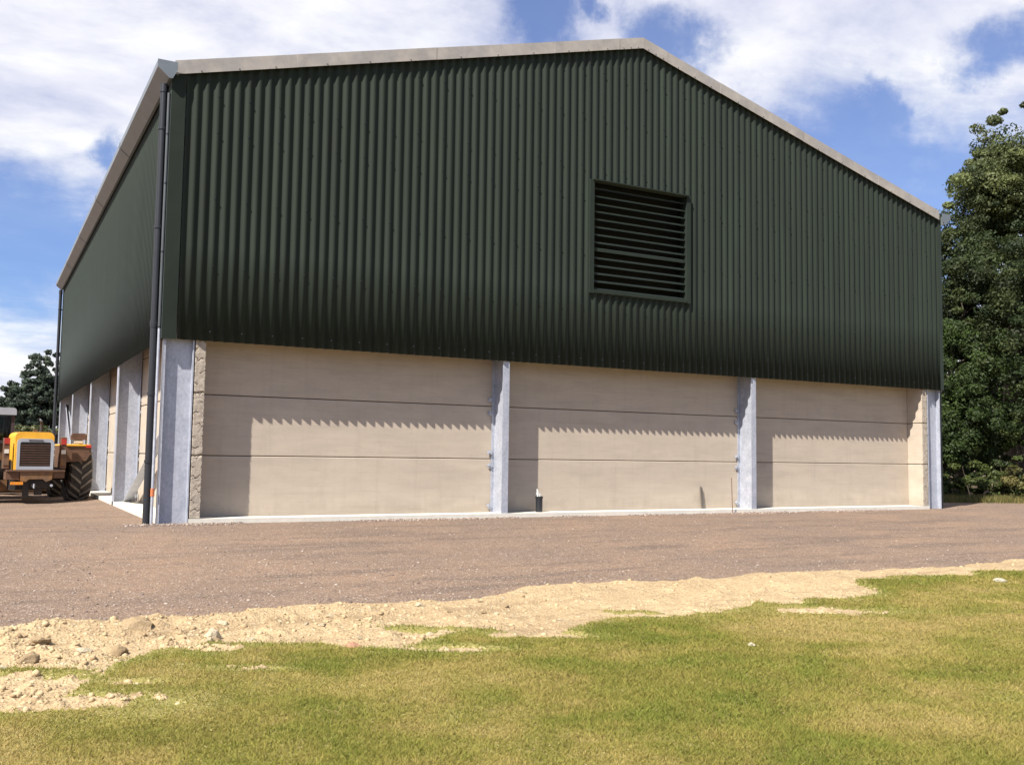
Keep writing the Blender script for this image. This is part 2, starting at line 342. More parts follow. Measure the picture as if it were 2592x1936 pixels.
xs = steps((-900,-60,60),(-60,-12,6),(-12,-4,.5),(-4,12,.1),(12,24,.4),(24,60,4),(60,900,60))
ys = steps((-400,-30,40),(-30,-13,1.5),(-13,1,.1),(1,14,.4),(14,60,4),(60,1200,80))
def yard_z(x, y): return gz(x, y) + fbm(x, y, 1.0, 4, 71)*.02*np.clip((-y)/2, 0, 1) - np.clip((np.abs(x)+np.abs(y)-80)*.0, 0, 1)
ground = grid('gravel_yard', xs, ys, yard_z, M['gravel']); tag(ground, kind='structure')
sx = steps((-14,-6,.2),(-6,-3,.05),(-3,5,.022),(5,16,.05)); sy = steps((-10.4,-6.0,.022))
so_ = grid('bare_soil', sx, sy, soil_z, M['soil'], keep=lambda X, Y: (top_s(X, Y) > -.3)); tag(so_, kind='structure')
lx = steps((-16,-6,.25),(-6,-3,.06),(-3,6,.03),(6,17,.08)); ly = steps((-30,-16,.5),(-16,-11.5,.08),(-11.5,-6.8,.03))
lo_ = grid('lawn', lx, ly, lawn_z, M['turf'], keep=lambda X, Y: (lawn_s(X, Y) > -.35)); tag(lo_, kind='structure')
fl = grid('far_field', steps((17,120,8)), steps((-120,-6.6,8)), lambda X, Y: gz(X, Y)+.03, M['turf']); tag(fl, kind='structure')

# grass blades
def blades():
    P = []
    cx, cy = CAM[0], CAM[1]
    n = 1250000
    # sample in polar form round the camera so near turf is densest
    ang = YAW + R(-35) + rng.random(n)*R(70); r = 3.0 + (rng.random(n)**1.25)*13
    x = cx+np.sin(ang)*r; y = cy+np.cos(ang)*r
    s = lawn_s(x, y); zl = lawn_z(x, y); zs = soil_z(x, y)
    ok = (s > -.16) & ((zl > zs-.004) | (top_s(x, y) < 0) | (s < .03)) & (y > -15) & (top_s(x, y) > -.1)
    ok &= (rng.random(n) < np.clip(.22 + s*2.6 + fbm(x, y, 4, 2, 95)*.25, .012, 1))
    x, y, zl, r, s = x[ok], y[ok], np.maximum(zl, zs)[ok], r[ok], s[ok]; n = len(x)
    pat = fbm(x, y, .75, 4, 81); pat2 = fbm(x, y, 3.0, 3, 85)
    dry = np.clip(.56 + pat*.62 + pat2*.6 + (rng.random(n)-.5)*.5, 0, 1)
    lush = np.clip(1-s/.5, 0, 1)*.35; dry = np.clip(dry-lush, 0, 1)
    g1 = np.array([.175,.200,.036]); g2 = np.array([.285,.25,.062]); g3 = np.array([.42,.32,.125])
    t = dry[:, None]; col = np.where(t < .5, g1+(g2-g1)*t*2, g2+(g3-g2)*(t-.5)*2); col = col*(.86+.28*rng.random((n, 1)))
    h = (.008+.014*rng.random(n)**1.6)*(1+.9*np.clip(.1-pat, 0, 1)); w = (.0016+.0009*r*.42)*(.7+.6*rng.random(n))
    a = rng.random(n)*6.283; lean = .4+1.6*rng.random(n); la = rng.random(n)*6.283
    dx = np.cos(a)*w; dy = np.sin(a)*w
    V = np.zeros((n, 3, 3)); V[:, 0] = np.stack([x-dx, y-dy, zl-.004], 1); V[:, 1] = np.stack([x+dx, y+dy, zl-.004], 1)
    V[:, 2] = np.stack([x+np.cos(la)*lean*h, y+np.sin(la)*lean*h, zl+h], 1)
    F = np.arange(n*3).reshape(n, 3)
    o = link('grass', V.reshape(-1, 3), F, M['blade'], cols=np.repeat(col, 3, 0)); tag(o, 'short dry mown grass mixed green and straw across the foreground', 'grass', kind='stuff')
M['blade'] = mat('grass_blade', (0,0,0), .8, attr='col', var=.1, vscale=2, spec=.15, trans=.4)
blades()

# loose chippings
ICO = np.array([(0,0,1),(.89,0,.45),(.28,.85,.45),(-.72,.53,.45),(-.72,-.53,.45),(.28,-.85,.45),(.72,.53,-.45),(-.28,.85,-.45),(-.89,0,-.45),(-.28,-.85,-.45),(.72,-.53,-.45),(0,0,-1)])
ICF = np.array([(0,1,2),(0,2,3),(0,3,4),(0,4,5),(0,5,1),(1,6,2),(2,7,3),(3,8,4),(4,9,5),(5,10,1),(2,6,7),(3,7,8),(4,8,9),(5,9,10),(1,10,6),(6,11,7),(7,11,8),(8,11,9),(9,11,10),(10,11,6)])
def chips(name, x, y, z, size, col, label, cat, m, flat=.5):
    n = len(x); V = ICO[None]*(1+.35*(rng.random((n,12,3))-.5)); V = V*np.stack([size*(.7+.6*rng.random(n)), size*(.7+.6*rng.random(n)), size*flat*(.6+.8*rng.random(n))], 1)[:, None]
    a = rng.random(n)*6.283; c, s = np.cos(a)[:, None], np.sin(a)[:, None]
    X = V[..., 0]*c-V[..., 1]*s+x[:, None]; Y = V[..., 0]*s+V[..., 1]*c+y[:, None]; Z = V[..., 2]+z[:, None]
    F = (ICF[None]+12*np.arange(n)[:, None, None]).reshape(-1, 3)
    o = link(name, np.stack([X, Y, Z], -1).reshape(-1, 3), F, m, cols=np.repeat(col, 12, 0)); tag(o, label, cat, kind='stuff')
M['chip'] = mat('stone_chip', (0,0,0), .9, attr='col', var=.15, vscale=40, spec=.2)
n = 26000
ang = YAW+R(-31)+rng.random(n)*R(62); r = 8+rng.random(n)**1.1*12; x = CAM[0]+np.sin(ang)*r; y = CAM[1]+np.cos(ang)*r
ok = (y < -.08) & (top_s(x, y) < .12) & (rng.random(n) < np.clip(.25+np.exp(top_s(x, y)*1.4), 0, 1)); x, y = x[ok], y[ok]; n = len(x)
br = rng.random((n, 1))**2; col = np.array([.145,.108,.088])*(1-br)+np.array([.38,.32,.26])*br
chips('loose_chippings', x, y, yard_z(x, y)+.002, .005+.014*rng.random(n)**3.5, col, 'loose reddish brown stone chippings scattered over the gravel yard', 'gravel', M['chip'])
n = 26000
x = -4+rng.random(n)*15; y = -10+rng.random(n)*3.6
ok = (top_s(x, y) > -.05) & ((lawn_s(x, y) < .02)) & (rng.random(n) < np.clip((2.5-x)/5, .08, 1)); x, y = x[ok], y[ok]; n = len(x)
br = rng.random((n, 1)); col = np.array([.31,.22,.125])*(1-br)+np.array([.47,.36,.21])*br
chips('soil_crumbs', x, y, soil_z(x, y)+.001, .004+.026*rng.random(n)**5, col, 'crumbly pale clay crumbs over the bare earth strip', 'soil', M['chip'], .75)

# fringe of loose earth against the slab
n = 9000; x = -.5+rng.random(n)*19.3; y = -.02-rng.random(n)**2.2*.35
ok = rng.random(n) < np.clip(.35+fbm(x, y*0, 1.2, 3, 91)*1.6+np.exp(-x*1.2), 0, 1); x, y = x[ok], y[ok]; n = len(x)
br = rng.random((n, 1))**2; col = np.array([.17,.125,.10])*(1-br)+np.array([.36,.30,.25])*br
chips('edge_rubble', x, y, yard_z(x, y)+.004, .006+.024*rng.random(n)**2.5, col, 'thin line of loose brown rubble along the foot of the slab', 'rubble', M['chip'], .7)

# individual stones
def stone(name, x, y, s, col, label, cat='stone', group=None, flat=.6, on='soil', seed=0):
    rg = np.random.default_rng(seed+100)
    import bmesh
    bm = bmesh.new(); bmesh.ops.create_icosphere(bm, subdivisions=3, radius=1)
    for v in bm.verts:
        p = v.co; f = 1+.5*(float(fbm(p.x*1.0+p.z+seed*3.1, p.y-p.z*.7+seed, 1.4, 3, 5+seed)))
        for k in range(5):
            nrm = Vector((math.sin(seed+k*2.1), math.cos(seed*1.7+k*1.3), math.sin(k+seed*.5))).normalized(); dd = p.dot(nrm)
            if dd > .72: p -= nrm*(dd-.72)
        v.co = p*f
    me = bpy.data.meshes.new(name); bm.to_mesh(me); bm.free()
    m = M.setdefault('st%s' % (col,), mat('stone', col, .9, var=.2, vscale=9, bump=.01, bscale=14, spec=.2)); me.materials.append(m)
    o = bpy.data.objects.new(name, me); C.collection.objects.link(o)
    z = float((soil_z if on == 'soil' else lawn_z if on == 'lawn' else yard_z)(x, y))
    o.location = (x, y, z+s*flat*.05); o.scale = (s, s*(.7+.3*rg.random()), s*flat); o.rotation_euler = (rg.random()*.5-.25, rg.random()*.5-.25, rg.random()*6.28)
    return tag(o, label, cat, group)
PALE = (.50,.42,.29); CLAY = (.31,.225,.13); GREYS = (.33,.28,.24)
stone('stone', -.80, -8.02, .070, PALE, 'pale upright stone on the bare earth, tallest in the strip', flat=1.1, seed=1)
stone('stone', -.53, -8.20, .055, PALE, 'pale flat stone just right of the tallest pale stone', flat=.5, seed=2)
stone('clod', -2.02, -7.88, .085, CLAY, 'dark brown clod at the left end of the earth strip', 'clod', flat=.5, seed=3)
stone('clod', -1.30, -7.55, .15, CLAY, 'largest mound-like brown clod beside the gravel edge', 'clod', flat=.45, seed=4)
stone('clod', -1.52, -8.35, .07, CLAY, 'brown lump with dark shadow beside the lawn edge at left', 'clod', flat=.8, seed=5)
stone('clod', .12, -8.72, .07, (.40,.22,.14), 'reddish brown clod of earth at the grass edge', 'clod', flat=.7, seed=6)
stone('stone', 8.55, -8.3, .085, (.42,.38,.29), 'round grey stone lying in the grass far right', on='lawn', flat=.6, seed=7)
stone('stone', 2.9, -10.1, .032, (.62,.55,.42), 'small cream stone on the lawn right of centre', on='lawn', flat=.7, seed=8)
stone('stone', 2.55, -6.55, .07, GREYS, 'grey brown stone at the gravel edge left of centre', flat=.6, seed=9)
stone('stone', 4.85, -6.62, .07, (.42,.36,.28), 'buff stone on the gravel and soil boundary right of centre', flat=.6, seed=10)
stone('stone', -2.1, -8.4, .09, CLAY, 'broad tan clod nearest the left edge of the picture', 'clod', flat=.6, seed=11)
rg = np.random.default_rng(5); k = 0
while k < 34:
    x = -2.6+rg.random()*(5.2 if rg.random() < .8 else 10); y = -9.2+rg.random()*2.6
    if top_s(x, y) > .05 and lawn_s(x, y) < -.02 and x > -2.5:
        stone('clod', x, y, .022+.035*rg.random()**1.5, (PALE, CLAY, (.46,.36,.23), (.50,.40,.26))[k % 4], 'small crumbling clod among many on the bare earth strip', 'clod', 'small clods on the bare earth strip', flat=.5, seed=20+k); k += 1

# ------------------------------------------------------------ the barn
W, LEN, ZC, ZE, ZR = 18.3, 23.2, 2.83, 7.07, 9.50; P1, P2 = 6.115, 12.22; BAY = 5.8
SL = (ZR-ZE)/(W/2); PITCH = .1678
barn = empty('barn'); tag(barn, 'large farm barn with dark green corrugated upper walls over pale concrete panels', 'barn')
def roofz(x): return ZE+SL*(W/2-abs(x-W/2))
def wave(t): 
    a = math.cos(2*math.pi*t/PITCH); return math.copysign(abs(a)**.75, a)
def corrugated(name, a, b, along, off, sign, zlo, zhi, hole=None, amp=.021, nper=10):
    """vertical corrugated sheet; along = 'x' or 'y'; off = middle plane; sign = outward direction; hole=(a0,a1,z0,z1)"""
    n = int((b-a)/PITCH*nper); vs = []; fs = []
    ts = [a+(b-a)*i/n for i in range(n+1)]
    for t in ts:
        o = off+sign*amp*wave(t-a)
        for z in (zlo, zlo, zhi(t) if hole is None else hole[2], (zhi(t) if hole is None else hole[3]), zhi(t)):
            p = (t, o, z) if along == 'x' else (o, t, z); vs.append(p)
        q = list(vs[-4]); q[1 if along == 'x' else 0] -= sign*.007; vs[-5] = tuple(q)     # the sheet's own thickness at the drip edge
    for i in range(n):
        k = i*5
        rows = [(0, 1)]
        tm = (ts[i]+ts[i+1])/2
        if hole is None: rows.append((1, 4))
        else:
            rows.append((1, 2)); rows.append((3, 4))
            if not (hole[0] < tm < hole[1]): rows.append((2, 3))
        for r0, r1 in rows:
            f = (k+r0, k+5+r0, k+5+r1, k+r1); fs.append(f)
    return link(name, vs, fs, M['clad'], barn, smooth=True)
LV = (7.98, 10.34, 4.36, 6.55)
corrugated('gable_cladding', .17, W-.02, 'x', -.032, -1, ZC, lambda t: roofz(t)+.06, LV)
corrugated('side_cladding', .17, LEN, 'y', -.032, -1, ZC, lambda t: ZE+.02)
o = corrugated('side_cladding', .0, LEN, 'y', W+.032, 1, ZC, lambda t: ZE+.02, nper=6)
corrugated('rear_cladding', .0, W, 'x', LEN+.032, 1, ZC, lambda t: roofz(t)+.06, nper=6)
# corner flashing: flat angle wrapping the near corner, and the others
mb = MB(); mb.prism([(-.066,-.066),(.155,-.066),(.155,-.061),(-.061,-.061),(-.061,.155),(-.066,.155)], 'z', ZC-.004, ZE+.10); mb.build('corner_flashing', M['flash'], barn)
mb = MB(); mb.prism([(W+.066,-.066),(W-.05,-.066),(W-.05,-.061),(W+.061,-.061),(W+.061,.20),(W+.066,.20)], 'z', ZC-.004, ZE+.02); mb.build('corner_flashing', M['flash'], barn)
mb = MB(); mb.prism([(-.066,LEN+.066),(-.066,LEN-.16),(-.061,LEN-.16),(-.061,LEN+.061),(.20,LEN+.061),(.20,LEN+.066)], 'z', ZC-.004, ZE+.02); mb.build('corner_flashing', M['flash'], barn)
# louvre
lv = empty('louvre_vent'); lv.parent = barn
x0, x1, z0, z1 = LV
mb = MB(); d0, d1 = -.115, -.035
mb.box(x0-.08, x0+.02, d0+.03, d1, z0-.07, z1+.02); mb.box(x1-.02, x1+.08, d0+.03, d1, z0-.07, z1+.02)
mb.box(x0+.02, x1-.02, d0+.02, d1-.003, z0-.06, z0-.003); mb.box(x0-.02, x1+.02, d0-.02, d1+.1, z1+.003, z1+.022)
mb.box(x0-.01, x0+.016, d1+.004, .17, z0, z1); mb.box(x1-.016, x1+.01, d1+.004, .17, z0, z1)
mb.build('louvre_frame', M['flash'], lv)
ns = 14; sp = (z1-z0)/ns
for i in range(ns):
    z = z0+sp*i
    y = -.03
    lip = .06 if i == 5 else .026
    mb = MB(); mb.prism([(y, z), (y, z+lip), (y+.15, z+.052+lip), (y+.15, z+.047+lip), (y+.006, z+lip-.004), (y+.006, z)], 'x', x0+.02, x1-.02)
    mb.build('louvre_slat', M['flash'], lv)
MB().box(x0-.1, x1+.1, .26, .28, z0-.1, z1+.1).build('louvre_interior_shade', M['void'], lv)  # added dark sheet standing in for the barn's unlit interior
# roofing screws along the sheeting rails
mb = MB()
for z in (2.98, 4.05, 5.15, 6.25, 6.85, 7.9, 8.8):
    k = 0
    while True:
        x = .17+PITCH*(3*k+3); k += 1
        if x > W-.1: break
        if z > roofz(x)-.1 or (x0-.1 < x < x1+.1 and z0-.1 < z < z1+.1): continue
        mb.tube((x, -.070, z), (x, -.056, z), .013, n=6)
tag(mb.build('sheet_screws', M['black'], barn), kind='stuff')
# bargeboards in overlapping lengths
JL = [-.03, 1.94, 4.48, 7.03, 8.54, W/2]; JR = [W/2, 9.76, 11.22, 13.61, 16.10, W-.04]
def barge(a, b, i, cap=True):
    mb = MB(); dz = .004*(i % 2); y = -.105-.007*(i % 2)
    a2, b2 = a, b+.03 if b not in (W/2, W-.04) else b
    za, zb = roofz(a2), roofz(b2)
    if b2 > W/2 and a2 < W/2: zb = ZE+SL*b2 if False else roofz(b2)
    pts = [(a2, za-.0), (b2, zb-.0), (b2, zb+.215), (a2, za+.215)]
    mb.prism(pts, 'y', y, y+.012)
    mb.add([(a2, y, za+.215), (b2, y, zb+.215), (b2, .28, zb+.225), (a2, .28, za+.225), (a2, y, za+.227), (b2, y, zb+.227), (b2, .28, zb+.237), (a2, .28, za+.237)],
           [(0,1,2,3),(4,5,6,7),(0,1,5,4),(1,2,6,5),(2,3,7,6),(3,0,4,7)])
    for t in (.2, .5, .8):
        xx = a2+(b2-a2)*t; mb.tube((xx, y-.012, roofz(xx)+.04), (xx, y+.002, roofz(xx)+.04), .012, n=8)
    mb.build('bargeboard', M['fibre'], barn)
for i in range(5): barge(JL[i], JL[i+1], i)
for i in range(5): barge(JR[i], JR[i+1], i+1)
# roof
def roof_side(s):
    n = 900; vs = []; fs = []
    for i in range(n+1):
        y = -.06+(LEN+.16)*i/n; dz = .02*math.cos(2*math.pi*y/.155)
        if s < 0: vs += [(-.12, y, ZE-.03+dz+.12), (W/2, y, ZR+dz+.13)]
        else: vs += [(W+.12, y, ZE-.03+dz+.12), (W/2, y, ZR+dz+.13)]
    for i in range(n): fs.append((2*i, 2*i+1, 2*i+3, 2*i+2))
    link('roof_sheeting', vs, fs, M['roof'], barn)
roof_side(-1); roof_side(1)
MB().prism([(W/2-.3, roofz(W/2-.3)+.15), (W/2, ZR+.17), (W/2+.3, roofz(W/2+.3)+.15), (W/2+.3, roofz(W/2+.3)+.17), (W/2, ZR+.20), (W/2-.3, roofz(W/2-.3)+.17)], 'y', .3, LEN+.08).build('ridge_cap', M['roof'], barn)
# gutters
def gutter(s):
    X = 0 if s < 0 else W
    g = [(-.075, ZE-.10), (-.12, ZE-.10), (-.30, ZE+.055), (-.30, ZE+.165), (-.294, ZE+.165), (-.294, ZE+.060), (-.118, ZE-.094), (-.081, ZE-.094), (-.081, ZE+.10), (-.075, ZE+.10)]
    mb = MB(); mb.prism([(X+(p if s < 0 else -p), q) for p, q in g], 'y', -.16, LEN+.2)
    for yy in (-.166, LEN+.196):
        mb.prism([(X+(p if s < 0 else -p), q) for p, q in [(-.07, ZE-.105), (-.123, ZE-.105), (-.305, ZE+.052), (-.305, ZE+.17), (-.0, ZE+.17), (-.0, ZE+.04)]], 'y', yy, yy+.006)
    go = mb.build('gutter', M['gutter'], barn)
    for k in range(1, 5):
        MB().prism([(X+(p if s < 0 else -p), q) for p, q in [(-.077, ZE-.108), (-.123, ZE-.108), (-.308, ZE+.050), (-.308, ZE+.172), (-.302, ZE+.172), (-.302, ZE+.053), (-.121, ZE-.102), (-.077, ZE-.102)]], 'y', k*4.65, k*4.65+.04).build('gutter_union', M['gutter'], go)
gutter(-1); gutter(1)
# downpipes and clips
def downpipe(x, y, top=ZE-.12):
    mb = MB()
    mb.tube((x, y, -.10), (x, y, top-.02), .055, n=16); mb.tube((x, y, top-.16), (x, y, top-.05), .064, n=16)
    mb.tube((x, y, 3.0), (x, y, 3.12), .063, n=16)
    p = mb.build('downpipe', M['black'], barn, smooth=True)
    for z in (.9, 1.95, 3.06, 4.6, 6.2):
        m2 = MB(); m2.tube((x, y, z-.02), (x, y, z+.02), .067, n=16); m2.box(x, x+.10 if x < 5 else x-.001, y-.015, y+.015, z-.017, z+.017) if x < 5 else None
        m2.build('pipe_clip', M['black'], p)
downpipe(-.160, .07); downpipe(-.15, LEN-.05); downpipe(W+.15, .15)
mb = MB(); mb.tube((-.094, -.01, -.09), (-.094, -.01, 3.0), .022, n=10); cd = mb.build('conduit', M['galv'], barn, smooth=True)
M['dull'] = mat('dull_grey_conduit', (.06,.068,.075), .6); mb = MB(); mb.tube((-.094, -.01, 3.0), (-.094, -.01, ZE-.30), .024, n=10); cu = mb.build('conduit', M['dull'], barn, smooth=True)
for z in (.42,): MB().tube((-.094, -.01, z-.06), (-.094, -.01, z+.06), .030, n=10).build('orange_tape', M['tag'], cd)
for z in (3.0, 4.2, 5.3, 6.1): MB().tube((-.094, -.01, z-.012), (-.094, -.01, z+.012), .028, n=10).build('conduit_clip', M['black'], cd)
# portal columns: I sections with their webs square to the side walls
def column(y, s, c=.455):
    mb = MB(); X = 0 if s > 0 else W; t = .02; fw = .22
    def bx(a, b, *r): mb.box(min(X+s*a, X+s*b), max(X+s*a, X+s*b), *r)
    bx(0, t, y, y+fw, -.12, ZC+.3 if y < 1 else ZE-.2)
    bx(c-t, c, y, y+fw, -.12, ZE-.2)
    bx(t, c-t, y+fw/2-.006, y+fw/2+.006, -.12, ZE-.2)
    # weld fillets where web meets flanges
    o = mb.build('steel_column', M['galv'], barn)
    for z in (.12, .88, 1.13, 1.88, 2.13):
        m2 = MB(); a, b = sorted((X+s*(c-.005+.006), X+s*(c+.09)))
        m2.box(a, b, y-.03, y-.022, z-.035, z+.035); m2.tube((X+s*(c+.05), y-.05, z), (X+s*(c+.05), y-.0, z), .014, n=6)
        if y > 1 and s > 0: m2.build('bolt_cleat', M['galv'], o)
    return o
for k in range(5):
    y = .012+k*BAY if k < 4 else LEN-.23
    column(y, 1); column(y, -1)
# gable posts: I sections with webs running into the building
def post(p, h=.068, d=.45):
    mb = MB(); t = .014
    mb.box(p-h, p+h, 0, t, -.12, ZC+.4); mb.box(p-h, p+h, d-t, d, -.12, ZC+.4); mb.box(p-.005, p+.005, t, d-t, -.12, ZC+.4)
    o = mb.build('gable_post', M['galv'], barn)
    for z, tilt in ((2.12,.1), (1.86,.5), (1.12,0), (.87,.6), (.11,.75)):
        m = Matrix.Translation((p-h-.035, d-.02, z)) @ Matrix.Rotation(tilt, 4, 'Y'); m2 = MB(); m2.box(-.05, .05, -.012, 0, -.035, .035, m); m2.tube(m @ Vector((-.02,-.012,0)), m @ Vector((-.02,-.04,0)), .015, n=6); m2.tube(m @ Vector((.02,-.03,0)), m @ Vector((-.02,-.03,.0)), .006, n=6)
        m2.build('bolt_cleat', M['galv'], o)
post(P1); post(P2)
# concrete wall panels, three high, with open joints
CI = .475; CT = .165
def panel(along, a, b, q0, q1, k):
    g = .0065; mb = MB(); zt = 1.0*(k+1)-g
    if along == 'x': mb.box(a, b, q0, q1, k+ (g if k else 0), zt, bev=.008)
    else: mb.box(q0, q1, a, b, k+(g if k else 0), zt, bev=.012)
    mb.build('concrete_panel', M['conc'], barn)
for k in range(4):
    panel('x', CI+CT+.004, P1-.0, .454, .60, k); panel('x', P1+.004, P2-.0, .454, .60, k); panel('x', P2+.004, W-CI-CT-.004, .454, .60, k)
    for i in range(4):
        a = .035 if i == 0 else i*BAY+.012; b = (i+1)*BAY+.008 if i < 3 else LEN-.02
        panel('y', a, b, CI, CI+CT, k)
        panel('y', a, b, W-CI-CT, W-CI, k)
    panel('x', CI+CT+.004, W-CI-CT-.004, LEN-.6, LEN-.45, k)
MB().box(CI+CT, W-CI-CT, .52, .58, .5, 3.9).build('joint_backing', M['dark'], barn)
MB().box(CI+.06, CI+.10, .2, LEN-.3, .5, 3.9).build('joint_backing', M['dark'], barn)
# rough broken ends of the side panels on the gable, with a cracked face
def rough_end(X0, name='panel_end'):
    nx, nz = 16, 620; vs = []; fs = []
    for j in range(nz+1):
        z = .01+(ZC+.05)*j/nz
        for i in range(nx+1):
            x = X0+CT*i/nx
            n = fbm(x*1.0+X0, z, 22, 4, 7)*.005 + fbm(x, z, 6, 2, 9)*.005
            cr = float(fbm(x*2, z, 9, 3, 15)); crack = 0
            for zc in (1.0, 2.0): crack += .03*math.exp(-((z-zc-.02*cr)/.012)**2)
            for q in range(17):
                zc = .13+q*.17+.03*math.sin(q*5.1); dxx = .5+.5*math.sin(q*2.3+x*25)
                crack += .028*math.exp(-((z-zc-.022*math.sin(x*60+q*3)-.04*cr)/.0055)**2)*max(0, min(1, (dxx-.3)*4))
            e = .012*((i == 0) or (i == nx))*abs(float(vnoise(z, X0, 25, 3)))*2
            vs.append((x, .012+float(n)+crack+e*1.2, z))
    for j in range(nz):
        for i in range(nx): k = j*(nx+1)+i; fs.append((k, k+1, k+nx+2, k+nx+1))
    return link(name, vs, fs, M['rough'], barn)
rough_end(CI); rough_end(W-CI-CT)
# foundation slab
mb = MB(); mb.prism([(0,.26),(CI-.01,.26),(CI-.01,-.012),(W-CI+.01,-.012),(W-CI+.01,.26),(W,.26),(W,LEN),(0,LEN)], 'z', -.30, 0); mb.build('foundation_slab', M['slab'], barn)
# diagonal wind braces in the first and last side bays
def brace(p, q, r=.045):
    a, b = Vector(p), Vector(q); d = b-a; L = d.length; m = Matrix.Translation(a) @ d.to_track_quat('Z', 'X').to_matrix().to_4x4()
    mb = MB(); mb.box(-r, r, -r, -r+.01, 0, L, m); mb.box(-r, -r+.01, -r+.0105, r, 0, L, m)
    mb.box(-.10, .10, -.055, -.047, -.1, .14, m)
    mb.build('wind_brace', M['galv'], barn)
brace((.25, 5.62, .08), (.25, .3, 1.75), .08); brace((.22, 17.7, .10), (.22, 22.8, 2.75), .06)
MB().box(.30, .42, 5.60, 5.66, 0, .22).build('brace_shoe', M['galv'], barn)

# ------------------------------------------------------------ small things at the wall
ps = empty('pipe_stub', (6.985, .22, 0)); tag(ps, 'black plastic pipe stub standing on the slab with white ends poking out', 'pipe')
mb = MB(); mb.lathe([(0,.066),(.26,.066),(.26,.074),(.30,.074),(.30,.060),(.05,.058),(.05,0)], (0,0,0), 'z', 24); mb.build('pipe_sleeve', M['black'], ps, smooth=True)
mb = MB(); mb.tube((-.02,0,.1),(-.035,0,.38),.018); mb.tube((.02,.01,.1),(.015,0,.35),.015); mb.tube((-.035,0,.38),(-.05,0,.44),.018,.006); mb.box(-.06,.01,-.012,.012,.335,.355); mb.build('white_duct', M['white'], ps)
mb = MB(); mb.box(-.028, .028, -.012, .012, 0, .43); mb.prism([(-.028, .43), (.028, .43), (-.012, .475)], 'y', -.012, .012)
bd = mb.build('offcut_board', M['wood']); bd.location = (11.14, .40, .002); bd.rotation_euler = (R(-3.5), R(-3), 0); tag(bd, 'narrow dark wooden offcut leaning on the middle concrete bay', 'board')
mb = MB(); mb.tube((0,0,-.05),(-.03,0,.74),.009,n=8); mb.tube((-.03,0,.74),(-.03,0,.745),.011,n=8)
rd = mb.build('marker_rod', M['rust']); rd.location = (11.53, -.10, -.08); tag(rd, 'thin rusty steel rod standing in the gravel before the second post', 'rod')
# blue cable hanging on the first panel end
# ------------------------------------------------------------ the loader
M['yel'] = mat('yellow_paint', (.72,.37,.03), .45, var=.12, vscale=5, col2=(.60,.29,.03), v2scale=3, thr=(.5,.75))
M['yeld'] = mat('dirty_yellow', (.20,.095,.028), .7, var=.25, vscale=7, col2=(.13,.075,.045), v2scale=5)
M['grey'] = mat('grey_paint', (.32,.34,.38), .5, var=.1)
M['grille'] = mat('grille_dark', (.035,.028,.026), .6, var=.2)
M['brown'] = mat('rusty_brown', (.11,.055,.03), .75, var=.3, vscale=6)
M['red'] = mat('red_lens', (.38,.03,.02), .3); M['lens'] = mat('clear_lens', (.6,.58,.52), .3)
M['tyre'] = mat('tyre_rubber', (.045,.040,.036), .9, var=.2, vscale=8); M['tread'] = mat('dusty_tread', (.19,.165,.135), .95, var=.25, vscale=9)
M['oily'] = mat('oily_steel', (.03,.025,.022), .7, var=.3)
M['frame'] = mat('pale_frame', (.27,.25,.225), .8, var=.2, vscale=6)
M['orange'] = mat('orange_paint', (.62,.22,.02), .45)
M['seat'] = mat('seat_vinyl', (.05,.03,.03), .6)
def glass():
    m = bpy.data.materials.new('cab_glass'); m.use_nodes = True; N = m.node_tree.nodes; L = m.node_tree.links; N.clear()
    o = N.new('ShaderNodeOutputMaterial'); g = N.new('ShaderNodeBsdfGlossy'); g.inputs['Roughness'].default_value = .08; t = N.new('ShaderNodeBsdfTransparent'); t.inputs[0].default_value = (.45,.5,.5,1)
    f = N.new('ShaderNodeFresnel'); f.inputs[0].default_value = 1.5; x = N.new('ShaderNodeMixShader'); L.new(f.outputs[0], x.inputs[0]); L.new(t.outputs[0], x.inputs[1]); L.new(g.outputs[0], x.inputs[2]); L.new(x.outputs[0], o.inputs[0]); return m
M['glass'] = glass()
ld = empty('wheel_loader', (-1.40, 8.0, -.155), R(5)); tag(ld, 'old yellow wheel loader parked beside the barn, radiator grille facing out', 'loader')
# bonnet with rounded upper edges
def rounded(x0, x1, z0, z1, r, n=6):
    p = [(x0, z0), (x1, z0)]
    for i in range(n+1): a = math.pi/2*i/n; p.append((x1-r+r*math.cos(a), z1-r+r*math.sin(a)))
    for i in range(n+1): a = math.pi/2*(1+i/n); p.append((x0+r+r*math.cos(a), z1-r+r*math.sin(a)))
    return p
mb = MB(); mb.prism(rounded(-.40, .38, .76, 1.60, .12), 'y', .03, 1.25); bon = mb.build('bonnet', M['yel'], ld, smooth=True)
mb = MB(); mb.box(-.16, -.04, .28, .36, 1.601, 1.612); mb.box(.1,.34,.55,.62,1.601,1.63); mb.tube((-.33,.3,1.58),(-.33,.3,1.64),.018); mb.tube((.30,.3,1.58),(.30,.3,1.65),.015); mb.build('bonnet_catch', M['oily'], bon)
gf = MB()
out = rounded(-.365, .375, .765, 1.45, .09); inn = rounded(-.305, .315, .84, 1.375, .04); n = len(out)
gf.add([(x, .0, z) for x, z in out]+[(x, .0, z) for x, z in inn]+[(x, .03, z) for x, z in out]+[(x, .029, z) for x, z in inn],
       [(i, (i+1)%n, n+(i+1)%n, n+i) for i in range(n)]+[(i, (i+1)%n, 2*n+(i+1)%n, 2*n+i) for i in range(n)]+[(n+i, n+(i+1)%n, 3*n+(i+1)%n, 3*n+i) for i in range(n)])
gr = gf.build('grille_frame', M['grey'], ld, smooth=False)
MB().box(-.305, .315, .024, .0295, .84, 1.375).build('radiator', M['grille'], gr)
MB().box(-.14, .15, -.012, -.001, 1.405, 1.425).build('grille_handle', M['oily'], gr)
